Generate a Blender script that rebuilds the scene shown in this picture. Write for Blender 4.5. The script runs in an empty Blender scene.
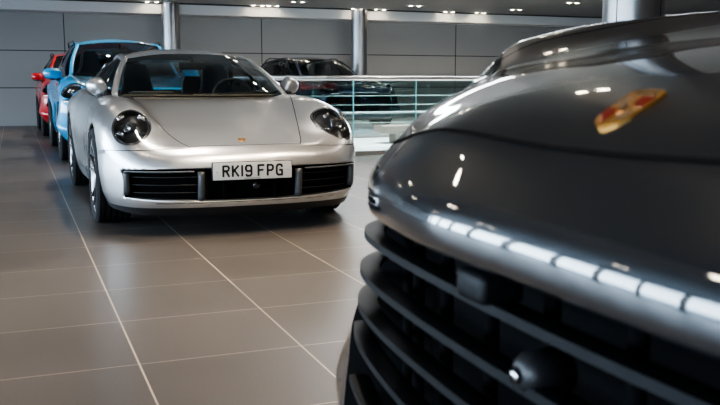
import bpy, bmesh, math, random
import numpy as np
from mathutils import Vector, Matrix, Euler
from mathutils.bvhtree import BVHTree
PI = math.pi
random.seed(7)
SC = bpy.context.scene
COL = SC.collection

# ------------------------------------------------------------------ materials
def new_mat(name):
    m = bpy.data.materials.new(name); m.use_nodes = True
    nt = m.node_tree; nt.nodes.clear()
    out = nt.nodes.new('ShaderNodeOutputMaterial')
    return m, nt, out

def pbr(name, col, rough=.5, metal=0., coat=0., spec=.5, emit=None, estr=0., noise=0., nscale=40., flake=0., coatrough=.02, alpha=1., bump=0., bscale=200.):
    m, nt, out = new_mat(name)
    b = nt.nodes.new('ShaderNodeBsdfPrincipled')
    nt.links.new(b.outputs[0], out.inputs[0])
    b.inputs['Base Color'].default_value = (*col, 1)
    b.inputs['Roughness'].default_value = rough
    b.inputs['Metallic'].default_value = metal
    b.inputs['Coat Weight'].default_value = coat
    b.inputs['Coat Roughness'].default_value = coatrough
    b.inputs['Specular IOR Level'].default_value = spec
    if emit:
        b.inputs['Emission Color'].default_value = (*emit, 1); b.inputs['Emission Strength'].default_value = estr
    tc = nt.nodes.new('ShaderNodeTexCoord')
    if noise:
        n = nt.nodes.new('ShaderNodeTexNoise'); n.inputs['Scale'].default_value = nscale; n.inputs['Detail'].default_value = 4
        nt.links.new(tc.outputs['Object'], n.inputs['Vector'])
        mx = nt.nodes.new('ShaderNodeMix'); mx.data_type = 'RGBA'
        mx.inputs['A'].default_value = (*[c*(1-noise) for c in col], 1)
        mx.inputs['B'].default_value = (*[min(1, c*(1+noise)) for c in col], 1)
        nt.links.new(n.outputs['Fac'], mx.inputs['Factor'])
        nt.links.new(mx.outputs['Result'], b.inputs['Base Color'])
    if bump:
        n = nt.nodes.new('ShaderNodeTexNoise'); n.inputs['Scale'].default_value = bscale
        nt.links.new(tc.outputs['Object'], n.inputs['Vector'])
        bp = nt.nodes.new('ShaderNodeBump'); bp.inputs['Strength'].default_value = bump; bp.inputs['Distance'].default_value = .002
        nt.links.new(n.outputs['Fac'], bp.inputs['Height'])
        nt.links.new(bp.outputs[0], b.inputs['Normal'])
    return m

def glassy(name, tint=(.8, .85, .85), ior=1.5, boost=1., rough=0.):
    """thin sheet: tinted see-through plus Fresnel reflection"""
    m, nt, out = new_mat(name)
    tr = nt.nodes.new('ShaderNodeBsdfTransparent'); tr.inputs[0].default_value = (*tint, 1)
    gl = nt.nodes.new('ShaderNodeBsdfGlossy'); gl.inputs['Roughness'].default_value = rough
    fr = nt.nodes.new('ShaderNodeFresnel'); fr.inputs['IOR'].default_value = ior
    ge = nt.nodes.new('ShaderNodeNewGeometry'); mi_ = nt.nodes.new('ShaderNodeMapRange')
    mi_.inputs['To Min'].default_value = ior; mi_.inputs['To Max'].default_value = 1/ior
    nt.links.new(ge.outputs['Backfacing'], mi_.inputs['Value']); nt.links.new(mi_.outputs[0], fr.inputs['IOR'])
    mul = nt.nodes.new('ShaderNodeMath'); mul.operation = 'MULTIPLY'; mul.inputs[1].default_value = boost; mul.use_clamp = True
    mx = nt.nodes.new('ShaderNodeMixShader')
    nt.links.new(fr.outputs[0], mul.inputs[0]); nt.links.new(mul.outputs[0], mx.inputs[0])
    nt.links.new(tr.outputs[0], mx.inputs[1]); nt.links.new(gl.outputs[0], mx.inputs[2])
    nt.links.new(mx.outputs[0], out.inputs[0])
    return m

def emis(name, col, s):
    m, nt, out = new_mat(name)
    e = nt.nodes.new('ShaderNodeEmission'); e.inputs[0].default_value = (*col, 1); e.inputs[1].default_value = s
    nt.links.new(e.outputs[0], out.inputs[0]); return m

M = {}
M['silver'] = pbr('silver_paint', (.66, .67, .685), .33, .9, 1.0, noise=.03, nscale=900)
M['blue'] = pbr('miami_paint', (.0, .29, .58), .4, .0, 1.0, noise=.02, nscale=600)
M['red'] = pbr('red_paint', (.42, .01, .014), .35, .1, 1.0, noise=.02, nscale=600)
M['deepblue'] = pbr('deep_blue_paint', (.01, .05, .16), .35, .3, 1.0, noise=.02, nscale=600)
M['navy'] = pbr('dark_blue_paint', (.02, .03, .05), .35, .4, 1.0, noise=.02, nscale=600)
M['jet'] = pbr('jet_black_paint', (.012, .012, .0135), .32, .3, 1.0, noise=.05, nscale=900)
M['rubber'] = pbr('tyre_rubber', (.014, .014, .015), .8, spec=.2, noise=.2, bump=.3)
M['plastic'] = pbr('black_plastic', (.016, .016, .018), .42, noise=.1)
M['gloss'] = pbr('gloss_black', (.008, .008, .009), .08, noise=.05)
M['trimgloss'] = pbr('piano_black_trim', (.02, .02, .022), .04, .0, 1., spec=1., noise=.03)
M['bowl'] = pbr('lamp_bowl', (.035, .036, .04), .22, .5, .6, noise=.05)
M['slat'] = pbr('slat_black', (.006, .0065, .008), .5, spec=.2, noise=.05)
M['void'] = pbr('recess_black', (.003, .003, .0035), .9, spec=.08, noise=.1)
M['vane'] = pbr('vane_grey', (.045, .05, .055), .4, noise=.06)
M['grey'] = pbr('grey_trim', (.10, .11, .12), .35, .3, noise=.06)
M['chrome'] = pbr('bright_metal', (.75, .75, .76), .12, 1., noise=.02)
M['rim'] = pbr('rim_metal', (.20, .20, .21), .25, .9, .6, noise=.03)
M['disc'] = pbr('brake_steel', (.35, .35, .35), .35, 1., noise=.05)
M['caliper'] = pbr('caliper_paint', (.05, .05, .05), .3, coat=.5, noise=.05)
M['seat'] = pbr('seat_leather', (.06, .062, .068), .5, noise=.1, bump=.2)
M['seat_light'] = pbr('seat_leather_light', (.30, .29, .27), .5, noise=.1, bump=.2)
M['dash'] = pbr('dashboard_leather', (.16, .12, .09), .5, noise=.12, bump=.2)
M['cabin'] = pbr('cabin_dark', (.022, .022, .024), .8, noise=.1)
M['windscreen'] = glassy('windscreen_glass', (.68, .74, .73), 1.5, 1.2)
M['tinted'] = glassy('tinted_glass', (.28, .30, .31), 1.5, 1.0)
M['lens'] = glassy('lamp_lens', (.88, .9, .9), 1.5, 1.2)
M['balglass'] = glassy('balustrade_glass', (.86, .94, .94), 1.75, 1.5)
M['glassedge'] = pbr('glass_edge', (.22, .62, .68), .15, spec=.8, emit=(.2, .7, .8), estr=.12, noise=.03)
M['led'] = pbr('lamp_reflector', (.7, .7, .72), .1, 1., noise=.02)
M['ledblock'] = pbr('lamp_block', (.10, .10, .11), .1, .6, coat=.8, noise=.03)
M['amber'] = pbr('amber_element', (.7, .45, .05), .3, noise=.03)
M['plate'] = pbr('plate_white', (.50, .50, .485), .35, noise=.02)
M['ink'] = pbr('plate_ink', (.01, .01, .01), .4, noise=.02)
M['gold'] = pbr('emblem_gold', (.90, .44, .10), .25, .9, .5, noise=.05)
M['crimson'] = pbr('emblem_red', (.13, .006, .006), .3, coat=.5, noise=.03)
M['emblack'] = pbr('emblem_black', (.01, .008, .006), .3, coat=.5, noise=.03)
M['wallpanel'] = pbr('wall_panel', (.28, .272, .268), .42, spec=.35, noise=.05, nscale=1.2)
M['joint'] = pbr('panel_joint', (.02, .02, .02), .7, noise=.05)
M['beam'] = pbr('beam_paint', (.6, .6, .6), .5, noise=.03, nscale=2)
M['ceil'] = pbr('ceiling_paint', (.16, .156, .152), .38, spec=.6, noise=.04, nscale=1.5)
M['raft'] = pbr('ceiling_raft', (.55, .55, .55), .5, noise=.03)
M['steel'] = pbr('column_steel', (.30, .30, .31), .32, .85, noise=.04, nscale=3)
M['rail'] = pbr('rail_steel', (.70, .69, .66), .28, .9, noise=.03)
M['white'] = pbr('white_floor', (.9, .92, .93), .25, noise=.02, nscale=2)
M['bench'] = pbr('bench_oak', (.20, .17, .14), .5, noise=.25, nscale=12)
M['frame'] = pbr('window_frame', (.06, .06, .065), .4, noise=.05)
M['warm'] = emis('lamp_warm', (1., .86, .66), 60.)
M['fixture'] = pbr('lamp_fixture', (.5, .5, .5), .4, noise=.05)
M['mirrorglass'] = pbr('mirror_glass', (.5, .52, .55), .03, 1., noise=.01)

def floor_mat():
    m, nt, out = new_mat('stone_tiles')
    b = nt.nodes.new('ShaderNodeBsdfPrincipled'); nt.links.new(b.outputs[0], out.inputs[0])
    g = nt.nodes.new('ShaderNodeNewGeometry'); s = nt.nodes.new('ShaderNodeSeparateXYZ'); nt.links.new(g.outputs['Position'], s.inputs[0])
    def mth(op, a, bb=None, c=None):
        n = nt.nodes.new('ShaderNodeMath'); n.operation = op
        for i, v in enumerate((a, bb, c)):
            if v is None: continue
            if isinstance(v, (int, float)): n.inputs[i].default_value = v
            else: nt.links.new(v, n.inputs[i])
        return n.outputs[0]
    def line(o, off, w):
        v = mth('DIVIDE', mth('SUBTRACT', o, off), .6)
        d = mth('MULTIPLY', mth('ABSOLUTE', mth('SUBTRACT', v, mth('ROUND', v))), .6)
        return v, mth('LESS_THAN', d, w)
    vx, lx = line(s.outputs[0], .369, .0032)
    vy, ly = line(s.outputs[1], 3.058, .0019)
    grout = mth('MAXIMUM', lx, ly)
    cid = nt.nodes.new('ShaderNodeCombineXYZ')
    nt.links.new(mth('FLOOR', vx), cid.inputs[0]); nt.links.new(mth('FLOOR', vy), cid.inputs[1])
    wn = nt.nodes.new('ShaderNodeTexWhiteNoise'); nt.links.new(cid.outputs[0], wn.inputs['Vector'])
    n1 = nt.nodes.new('ShaderNodeTexNoise'); n1.inputs['Scale'].default_value = 1.6; n1.inputs['Detail'].default_value = 6; nt.links.new(g.outputs['Position'], n1.inputs['Vector'])
    n2 = nt.nodes.new('ShaderNodeTexNoise'); n2.inputs['Scale'].default_value = 90; n2.inputs['Detail'].default_value = 5; nt.links.new(g.outputs['Position'], n2.inputs['Vector'])
    f = mth('ADD', mth('ADD', mth('MULTIPLY', wn.outputs['Value'], .18), mth('MULTIPLY', n1.outputs['Fac'], .5)), mth('MULTIPLY', n2.outputs['Fac'], .5))
    cr = nt.nodes.new('ShaderNodeValToRGB')
    cr.color_ramp.elements[0].position = .3; cr.color_ramp.elements[0].color = (.074, .065, .060, 1)
    cr.color_ramp.elements[1].position = .95; cr.color_ramp.elements[1].color = (.126, .110, .100, 1)
    nt.links.new(f, cr.inputs[0])
    mx = nt.nodes.new('ShaderNodeMix'); mx.data_type = 'RGBA'
    nt.links.new(grout, mx.inputs['Factor']); nt.links.new(cr.outputs[0], mx.inputs['A']); mx.inputs['B'].default_value = (.50, .40, .31, 1)
    nt.links.new(mx.outputs['Result'], b.inputs['Base Color'])
    r = mth('ADD', mth('MULTIPLY', n1.outputs['Fac'], .15), .30)
    nt.links.new(r, b.inputs['Roughness'])
    b.inputs['Specular IOR Level'].default_value = .45
    return m
M['floor'] = floor_mat()

# ------------------------------------------------------------------ object helpers
def link(name, me, mat=None, parent=None):
    o = bpy.data.objects.new(name, me); COL.objects.link(o)
    if mat is not None:
        mats = mat if isinstance(mat, (list, tuple)) else [mat]
        for x in mats: me.materials.append(x)
    if parent is not None: o.parent = parent
    return o

def obj(name, bm, mat=None, parent=None, smooth=True, ang=None):
    me = bpy.data.meshes.new(name)
    bm.normal_update(); bm.to_mesh(me); bm.free()
    if smooth:
        me.polygons.foreach_set('use_smooth', [True]*len(me.polygons))
        if ang is not None: me.set_sharp_from_angle(angle=math.radians(ang))
    return link(name, me, mat, parent)

def thing(name, label, cat, loc=(0, 0, 0), rz=0, group=None):
    o = bpy.data.objects.new(name, None); COL.objects.link(o)
    o.location = loc; o.rotation_euler = (0, 0, rz); o.empty_display_size = .2
    tag(o, label, cat, group); return o

def tag(o, label, cat, group=None):
    o['label'] = label; o['category'] = cat
    if group: o['group'] = group
    return o

def struct(o): o['kind'] = 'structure'; return o

def dup(root, loc, rz, label, swap=None):
    """copy a thing, its parts and their sub-parts; swap = {old material: new material}"""
    def cp(o, parent):
        c = o.copy(); COL.objects.link(c)
        if o.type == 'MESH' and swap and any(m in swap for m in o.data.materials):
            c.data = o.data.copy()
            for i, m in enumerate(c.data.materials):
                if m in swap: c.data.materials[i] = swap[m]
        if parent is not None: c.parent = parent
        for ch in list(o.children): cp(ch, c)
        return c
    r = cp(root, None); r.location = loc; r.rotation_euler = (0, 0, rz); r['label'] = label
    return r

def bx(bm, c, s, rot=None, mi=0, bev=0.):
    r = bmesh.ops.create_cube(bm, size=1.)
    vs = r['verts']
    for v in vs: v.co = Vector((v.co.x*s[0], v.co.y*s[1], v.co.z*s[2]))
    if bev:
        es = list({e for v in vs for e in v.link_edges})
        rr = bmesh.ops.bevel(bm, geom=es, offset=bev, segments=2, affect='EDGES', profile=.6)
        vs = list({v for f in rr['faces'] for v in f.verts} | {v for v in vs if v.is_valid})
    for v in vs:
        if rot is not None: v.co = rot @ v.co
        v.co += Vector(c)
    for f in {f for v in vs for f in v.link_faces}: f.material_index = mi
    return vs

def tube(bm, pts, r, seg=8, mi=0, cap=True, flat=1., up=None):
    """swept tube; r may be a list; flat squashes along 'up'"""
    pts = [Vector(p) for p in pts]; n = len(pts)
    rs = r if isinstance(r, (list, tuple)) else [r]*n
    rings = []; prev = None
    for i, p in enumerate(pts):
        t = (pts[min(i+1, n-1)]-pts[max(i-1, 0)]).normalized()
        u = Vector(up) if up is not None else (prev if prev is not None else (Vector((0, 0, 1)) if abs(t.z) < .9 else Vector((1, 0, 0))))
        a = t.cross(u).normalized(); b = a.cross(t).normalized(); prev = b
        rings.append([bm.verts.new(p + (a*math.cos(k*2*PI/seg) + b*flat*math.sin(k*2*PI/seg))*rs[i]) for k in range(seg)])
    for i in range(n-1):
        for k in range(seg):
            f = bm.faces.new((rings[i][k], rings[i][(k+1) % seg], rings[i+1][(k+1) % seg], rings[i+1][k])); f.material_index = mi
    if cap:
        bm.faces.new(rings[0][::-1]).material_index = mi; bm.faces.new(rings[-1]).material_index = mi

def lathe(bm, prof, axis='x', seg=48, mi=0, closed=False, c=(0, 0, 0)):
    """prof: (axial, radius)"""
    rings = []
    for a, r in prof:
        ring = []
        for k in range(seg):
            t = 2*PI*k/seg
            p = {'x': (a, r*math.cos(t), r*math.sin(t)), 'y': (r*math.cos(t), a, r*math.sin(t)), 'z': (r*math.cos(t), r*math.sin(t), a)}[axis]
            ring.append(bm.verts.new(Vector(p)+Vector(c)))
        rings.append(ring)
    m = len(rings)
    for i in range(m if closed else m-1):
        A, B = rings[i], rings[(i+1) % m]
        for k in range(seg):
            f = bm.faces.new((A[k], A[(k+1) % seg], B[(k+1) % seg], B[k])); f.material_index = mi
    if not closed:
        for ring in (rings[0], rings[-1]):
            try: bm.faces.new(ring).material_index = mi
            except ValueError: pass

def prism(bm, poly, depth, T=Matrix(), mi=0):
    """poly in local xy, extruded along local z by depth, transformed by T"""
    a = [bm.verts.new(T @ Vector((x, y, 0))) for x, y in poly]
    b = [bm.verts.new(T @ Vector((x, y, depth))) for x, y in poly]
    n = len(poly)
    bm.faces.new(a[::-1]).material_index = mi; bm.faces.new(b).material_index = mi
    for i in range(n): bm.faces.new((a[i], a[(i+1) % n], b[(i+1) % n], b[i])).material_index = mi

# ------------------------------------------------------------------ interpolation
def herm(xs, Y, x):
    """cubic interpolation; xs (K,), Y (K,) or (K,n), x (n,)"""
    xs = np.asarray(xs, float); Y = np.asarray(Y, float); x = np.asarray(x, float)
    if Y.ndim == 1: Y = np.repeat(Y[:, None], len(x), 1)
    K = len(xs); h = np.diff(xs)[:, None]; d = np.diff(Y, axis=0)/h
    m = np.zeros_like(Y)
    m[0] = d[0]; m[-1] = d[-1]
    w = h[1:]/(h[1:]+h[:-1])
    m[1:-1] = w*d[:-1] + (1-w)*d[1:]
    x = np.clip(x, xs[0], xs[-1])
    i = np.clip(np.searchsorted(xs, x, 'right')-1, 0, K-2); j = np.arange(len(x))
    hh = h[i, 0]; t = (x-xs[i])/hh
    return ((2*t**3-3*t**2+1)*Y[i, j] + (t**3-2*t**2+t)*hh*m[i, j] + (-2*t**3+3*t**2)*Y[i+1, j] + (t**3-t**2)*hh*m[i+1, j])

def spl(pts, n):
    pts = np.array(pts, float)
    s = np.concatenate([[0], np.cumsum(np.linalg.norm(np.diff(pts, axis=0), axis=1))])
    u = np.linspace(0, s[-1], n)
    return np.stack([herm(s, pts[:, k], u) for k in range(pts.shape[1])], 1)

def coons(c0, c1, d0, d1, bulge=None):
    """c0,c1: (n,3) bottom/top; d0,d1: (m,3) left/right -> (m,n,3)"""
    n, m = len(c0), len(d0)
    u = np.linspace(0, 1, n)[None, :, None]; v = np.linspace(0, 1, m)[:, None, None]
    P = (1-v)*c0[None] + v*c1[None] + (1-u)*d0[:, None] + u*d1[:, None] \
        - ((1-u)*(1-v)*c0[0] + u*(1-v)*c0[-1] + (1-u)*v*c1[0] + u*v*c1[-1])
    if bulge is not None:
        P = P + (16*u*(1-u)*v*(1-v))*np.array(bulge)
    return P

def grid_bm(bm, P, mi=0, flip=False):
    m, n = P.shape[:2]
    V = [[bm.verts.new(P[i, j]) for j in range(n)] for i in range(m)]
    for i in range(m-1):
        for j in range(n-1):
            q = [V[i][j], V[i][j+1], V[i+1][j+1], V[i+1][j]]
            if flip: q.reverse()
            try: bm.faces.new(q).material_index = mi
            except ValueError: pass
    return V

# ------------------------------------------------------------------ body shell
class Body:
    """plan contour + side/nose profiles + height table -> one closed car skin"""
    def __init__(s, contour, ifr, ire, clev, tx, ty, T, nf=44, nside=150, nr=20, nz=34, smooth=3):
        s.tx, s.ty, s.T = np.array(tx, float), np.array(ty, float), np.array(T, float)
        K = len(contour)
        xy = np.array([c[:2] for c in contour], float); zb = np.array([c[2] for c in contour], float)
        ins = np.array([c[3] for c in contour], float)            # K x len(clev)
        d = np.concatenate([[0], np.cumsum(np.linalg.norm(np.diff(xy, axis=0), axis=1))])
        def contour_at(t):
            # mirrored ends so the curve meets the centre line squarely
            dd = np.concatenate([[-d[1]], d, [2*d[-1]-d[-2]]])
            X = np.concatenate([[-xy[1, 0]], xy[:, 0], [-xy[-2, 0]]]); Y = np.concatenate([[xy[1, 1]], xy[:, 1], [xy[-2, 1]]])
            f = lambda tt: np.stack([herm(dd, X, tt), herm(dd, Y, tt)], 1)
            p = f(t); e = 2e-3; q = (f(t+e)-f(t-e))
            q /= np.linalg.norm(q, axis=1)[:, None]
            nrm = np.stack([-q[:, 1], q[:, 0]], 1)               # inward (to the left of travel nose->side->rear on +x side)
            return p, nrm
        def ring(t):
            p, nr_ = contour_at(t); n = len(t); c = np.linspace(0, 1, nz+1)
            I = np.stack([herm(d, ins[:, k], t) for k in range(len(clev))], 0)
            Z0 = herm(d, zb, t)
            INS = np.stack([herm(clev, I, np.full(n, cc)) for cc in c], 0)    # nz+1 x n
            PX = p[None, :, 0] + nr_[None, :, 0]*INS; PY = p[None, :, 1] + nr_[None, :, 1]*INS
            ZT = s.top(PX[-1], PY[-1])
            PZ = Z0[None]+(ZT-Z0)[None]*c[:, None]
            return np.stack([PX, PY, PZ], 2)
        tf = np.linspace(0, d[ifr], nf+1); ts = np.linspace(d[ifr], d[ire], nside+1); tr = np.linspace(d[ire], d[-1], nr+1)
        F, S, R = ring(tf), ring(ts), ring(tr)
        F[:, 0, 0] = 0; R[:, -1, 0] = 0
        mir = np.array([-1, 1, 1.])
        bm = bmesh.new()
        Ff = np.concatenate([(F*mir)[:, :0:-1], F], 1)            # left corner .. right corner
        grid_bm(bm, Ff, 0, False)
        grid_bm(bm, S, 0, False); grid_bm(bm, S*mir, 0, True)
        Rr = np.concatenate([R, (R*mir)[:, -2::-1]], 1)           # right corner .. left corner
        # rear must have the same number of columns as the front for the top patch
        grid_bm(bm, Rr, 0, False)
        front = Ff[-1]; right = S[-1]; left = (S*mir)[-1]
        n = front.shape[0]
        rear_full = Rr[-1][::-1]
        assert rear_full.shape[0] == n, (rear_full.shape, n)
        P = coons(front, rear_full, left, right)
        z = s.top(P[..., 0].ravel(), P[..., 1].ravel()).reshape(P.shape[:2])
        P[1:-1, 1:-1, 2] = z[1:-1, 1:-1]
        grid_bm(bm, P, 0, False)
        bmesh.ops.remove_doubles(bm, verts=bm.verts, dist=1e-4)
        inner = [v for v in bm.verts if not v.is_boundary]
        for _ in range(smooth): bmesh.ops.smooth_vert(bm, verts=inner, factor=.5, use_axis_x=True, use_axis_y=True, use_axis_z=True)
        bmesh.ops.recalc_face_normals(bm, faces=bm.faces)
        bm.verts.ensure_lookup_table()
        tp = max(bm.faces, key=lambda f: f.calc_center_median().z)
        if tp.normal.z < 0: bmesh.ops.reverse_faces(bm, faces=bm.faces)
        s.bm = bm
        s.bvh = BVHTree.FromBMesh(bm)
    def top(s, x, y):
        ax = np.abs(x)
        rows = np.stack([herm(s.tx, s.T[k], ax) for k in range(len(s.ty))], 0)
        return herm(s.ty, rows, y)
    def cast(s, o, d):
        h, n, i, dist = s.bvh.ray_cast(Vector(o), Vector(d).normalized())
        return (h, n)
    def front(s, x, z): return s.cast((x, -1, z), (0, 1, 0))
    def above(s, x, y): return s.cast((x, y, 3), (0, 0, -1))
    def side(s, sgn, y, z): return s.cast((sgn*2, y, z), (-sgn, 0, 0))
    def cut(s, f, region=lambda c: True):
        cut(s.bm, f, region)

def cut(bm, f, region=lambda c: True):
    vals = {}
    cand = [v for v in bm.verts if region(v.co)]
    for v in cand:
        a = f(v.co); vals[v] = 0. if abs(a) < 2e-4 else a
    new = set(v for v in cand if vals[v] == 0.)
    es = [e for e in bm.edges if e.verts[0] in vals and e.verts[1] in vals and vals[e.verts[0]]*vals[e.verts[1]] < 0]
    for e in es:
        a, b = e.verts; t = vals[a]/(vals[a]-vals[b])
        _, nv = bmesh.utils.edge_split(e, a, min(max(t, .001), .999))
        vals[nv] = 0.; new.add(nv)
    fs = {fc for v in new for fc in v.link_faces}
    for fc in fs:
        zs = [v for v in fc.verts if v in new]
        if len(zs) == 2:
            a, b = zs
            if not any((e.verts[0] in zs and e.verts[1] in zs) for e in fc.edges):
                try: bmesh.utils.face_split(fc, a, b)
                except ValueError: pass

def pick(bm, test): return [f for f in bm.faces if test(f.calc_center_median())]

def split_off(bm, faces):
    """move faces into a new bmesh"""
    nb = bmesh.new(); mp = {}
    for f in faces:
        vs = []
        for v in f.verts:
            if v not in mp: mp[v] = nb.verts.new(v.co)
            vs.append(mp[v])
        g = nb.faces.new(vs); g.material_index = 0
    bmesh.ops.delete(bm, geom=faces, context='FACES')
    return nb

def copy_faces(faces, off=0.):
    nb = bmesh.new(); mp = {}
    for f in faces:
        vs = []
        for v in f.verts:
            if v not in mp: mp[v] = nb.verts.new(v.co + v.normal*off)
            vs.append(mp[v])
        nb.faces.new(vs)
    return nb

def recess(bm, faces, vec, mi, wall_mi=None):
    r = bmesh.ops.extrude_face_region(bm, geom=faces)
    nv = [g for g in r['geom'] if isinstance(g, bmesh.types.BMVert)]
    nf = [g for g in r['geom'] if isinstance(g, bmesh.types.BMFace)]
    bmesh.ops.translate(bm, verts=nv, vec=vec)
    S = set(nf)
    for f in nf: f.material_index = mi
    for v in nv:
        for f in v.link_faces:
            if f not in S: f.material_index = wall_mi if wall_mi is not None else mi
    bmesh.ops.delete(bm, geom=[f for f in faces if f.is_valid], context='FACES') if any(f.is_valid for f in faces) else None
    return nv

def ribbon(name, pn, w, mat, parent, off=.0012, bm=None):
    """pn: list of (point, normal); a thin strip lying on the surface"""
    own = bm is None
    bm = bm or bmesh.new()
    pn = [q for q in pn if q[0] is not None]
    prev = None
    for i, (p, n) in enumerate(pn):
        t = (pn[min(i+1, len(pn)-1)][0]-pn[max(i-1, 0)][0]).normalized()
        a = n.cross(t).normalized()
        cur = (bm.verts.new(p+n*off-a*w/2), bm.verts.new(p+n*off+a*w/2))
        if prev: bm.faces.new((prev[0], cur[0], cur[1], prev[1]))
        prev = cur
    if own: return obj(name, bm, mat, parent)

def arch(B, yc, zc, r, xin, mi):
    bm = B.bm
    def f(c): return math.hypot(c.y-yc, c.z-zc)-r
    reg = lambda c: abs(c.x) > .55 and abs(c.y-yc) < r+.2 and c.z < zc+r+.08
    cut(bm, f, reg)
    fs = pick(bm, lambda c: reg(c) and f(c) < 0)
    bmesh.ops.delete(bm, geom=fs, context='FACES')
    es = [e for e in bm.edges if e.is_boundary and all(abs(f(v.co)) < .004 and abs(v.co.x) > .55 for v in e.verts)]
    r_ = bmesh.ops.extrude_edge_only(bm, edges=es)
    nv = [g for g in r_['geom'] if isinstance(g, bmesh.types.BMVert)]
    for v in nv:
        v.co.x = math.copysign(abs(v.co.x)-.02, v.co.x)
        d = Vector((0, v.co.y-yc, v.co.z-zc)).normalized(); v.co += d*.012
    e2 = [e for e in bm.edges if e.is_boundary and all(v in set(nv) for v in e.verts)]
    r_ = bmesh.ops.extrude_edge_only(bm, edges=e2)
    nv2 = [g for g in r_['geom'] if isinstance(g, bmesh.types.BMVert)]
    for v in nv2: v.co.x = math.copysign(xin, v.co.x)
    for g in r_['geom']:
        if isinstance(g, bmesh.types.BMFace): g.material_index = mi

# ------------------------------------------------------------------ wheels, seats, mirrors
def wheel_parts(parent, c, r, w, side, rim_r, spokes=5, rimmat=None):
    """side = +1 / -1: the outer face looks along side*x"""
    rimmat = rimmat or M['rim']
    bm = bmesh.new(); s = side; h = w/2
    lathe(bm, [(-h*s*.9, rim_r-.005), (-h*s*.75, rim_r-.03), (h*s*.6, rim_r-.035), (h*s*.86, rim_r-.012), (h*s*.9, rim_r+.006), (h*s*.8, rim_r+.006), (-h*s*.8, rim_r+.006)], 'x', 56, closed=True)
    for k in range(spokes):
        a0 = 2*PI*k/spokes + PI/2
        for da in (-.17, .17):
            a1 = a0+da*.45; a2 = a0+da*1.25
            p0 = Vector((h*s*.62, .05*math.cos(a1), .05*math.sin(a1)))
            p1 = Vector((h*s*.70, rim_r*.55*math.cos((a1+a2)/2), rim_r*.55*math.sin((a1+a2)/2)))
            p2 = Vector((h*s*.84, (rim_r-.012)*math.cos(a2), (rim_r-.012)*math.sin(a2)))
            tube(bm, [p0, p1, p2], [.020, .014, .015], 6, flat=1.3, up=(1, 0, 0))
    lathe(bm, [(h*s*.45, .075), (h*s*.66, .07), (h*s*.72, .05), (h*s*.74, .03)], 'x', 24)
    rim = obj('wheel', bm, rimmat, parent, ang=40); rim.location = c
    bm = bmesh.new(); hw = h
    prof = [(-hw*.80, rim_r), (-hw*.98, rim_r+(r-rim_r)*.35), (-hw, rim_r+(r-rim_r)*.6), (-hw*.93, r-.012), (-hw*.82, r)]
    for g in (-.5, -.17, .17, .5):
        prof += [(hw*(g-.06), r), (hw*(g-.05), r-.009), (hw*(g+.05), r-.009), (hw*(g+.06), r)]
    prof += [(hw*.82, r), (hw*.93, r-.012), (hw, rim_r+(r-rim_r)*.6), (hw*.98, rim_r+(r-rim_r)*.35), (hw*.80, rim_r)]
    lathe(bm, prof, 'x', 72, closed=True)
    obj('tyre', bm, M['rubber'], rim, ang=35)
    bm = bmesh.new(); lathe(bm, [(-.012, .09), (-.012, rim_r*.8), (.012, rim_r*.8), (.012, .09)], 'x', 40, closed=True, c=(h*s*.2, 0, 0))
    obj('brake_disc', bm, M['disc'], rim, ang=35)
    bm = bmesh.new(); bx(bm, (h*s*.25, rim_r*.66, .03), (.07, .09, .2), bev=.02)
    obj('brake_caliper', bm, M['caliper'], rim)
    return rim

def seat(parent, c, mat, head=True, wide=.5):
    bm = bmesh.new()
    bx(bm, (0, 0, .0), (wide, .52, .16), bev=.05)
    rot = Matrix.Rotation(math.radians(-18), 3, 'X')
    # backrest as a shaped, tapering slab with bolsters
    def sl(z): return Vector((0, .26+z*.30, z))
    secs = [(.02, wide*.96, .13), (.2, wide*1.0, .14), (.42, wide*.92, .13), (.56, wide*.62, .11), (.66, wide*.50, .11), (.76, wide*.46, .10), (.82, wide*.34, .07)]
    rings = []
    for z, w_, t in secs:
        o = sl(z); ring = []
        for k in range(20):
            a = 2*PI*k/20; ca, sa = math.cos(a), math.sin(a)
            x = math.copysign(abs(ca)**.6, ca)*w_/2; y = math.copysign(abs(sa)**.7, sa)*t/2
            if sa < 0: y += -abs(x/(w_/2))**3*.04
            ring.append(bm.verts.new(o+Vector((x, y, 0))))
        rings.append(ring)
    for i in range(len(rings)-1):
        for k in range(20): bm.faces.new((rings[i][k], rings[i][(k+1) % 20], rings[i+1][(k+1) % 20], rings[i+1][k]))
    bm.faces.new(rings[0][::-1]); bm.faces.new(rings[-1])
    o = obj('seat', bm, mat, parent, ang=60); o.location = c; return o

def steering(parent, c, mat):
    bm = bmesh.new(); n = 32; R = .18
    T = Matrix.Rotation(math.radians(65), 3, 'X')
    pts = [T @ Vector((R*math.cos(2*PI*k/n), R*math.sin(2*PI*k/n), 0)) for k in range(n+1)]
    tube(bm, pts, .015, 8, cap=False)
    for a in (0, PI, -PI/2):
        tube(bm, [Vector((0, 0, 0)), T @ Vector((R*math.cos(a), R*math.sin(a), 0))], .014, 6)
    bx(bm, (0, 0, 0), (.12, .06, .1), rot=T, bev=.02)
    o = obj('steering_wheel', bm, mat, parent); o.location = c; return o

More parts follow.
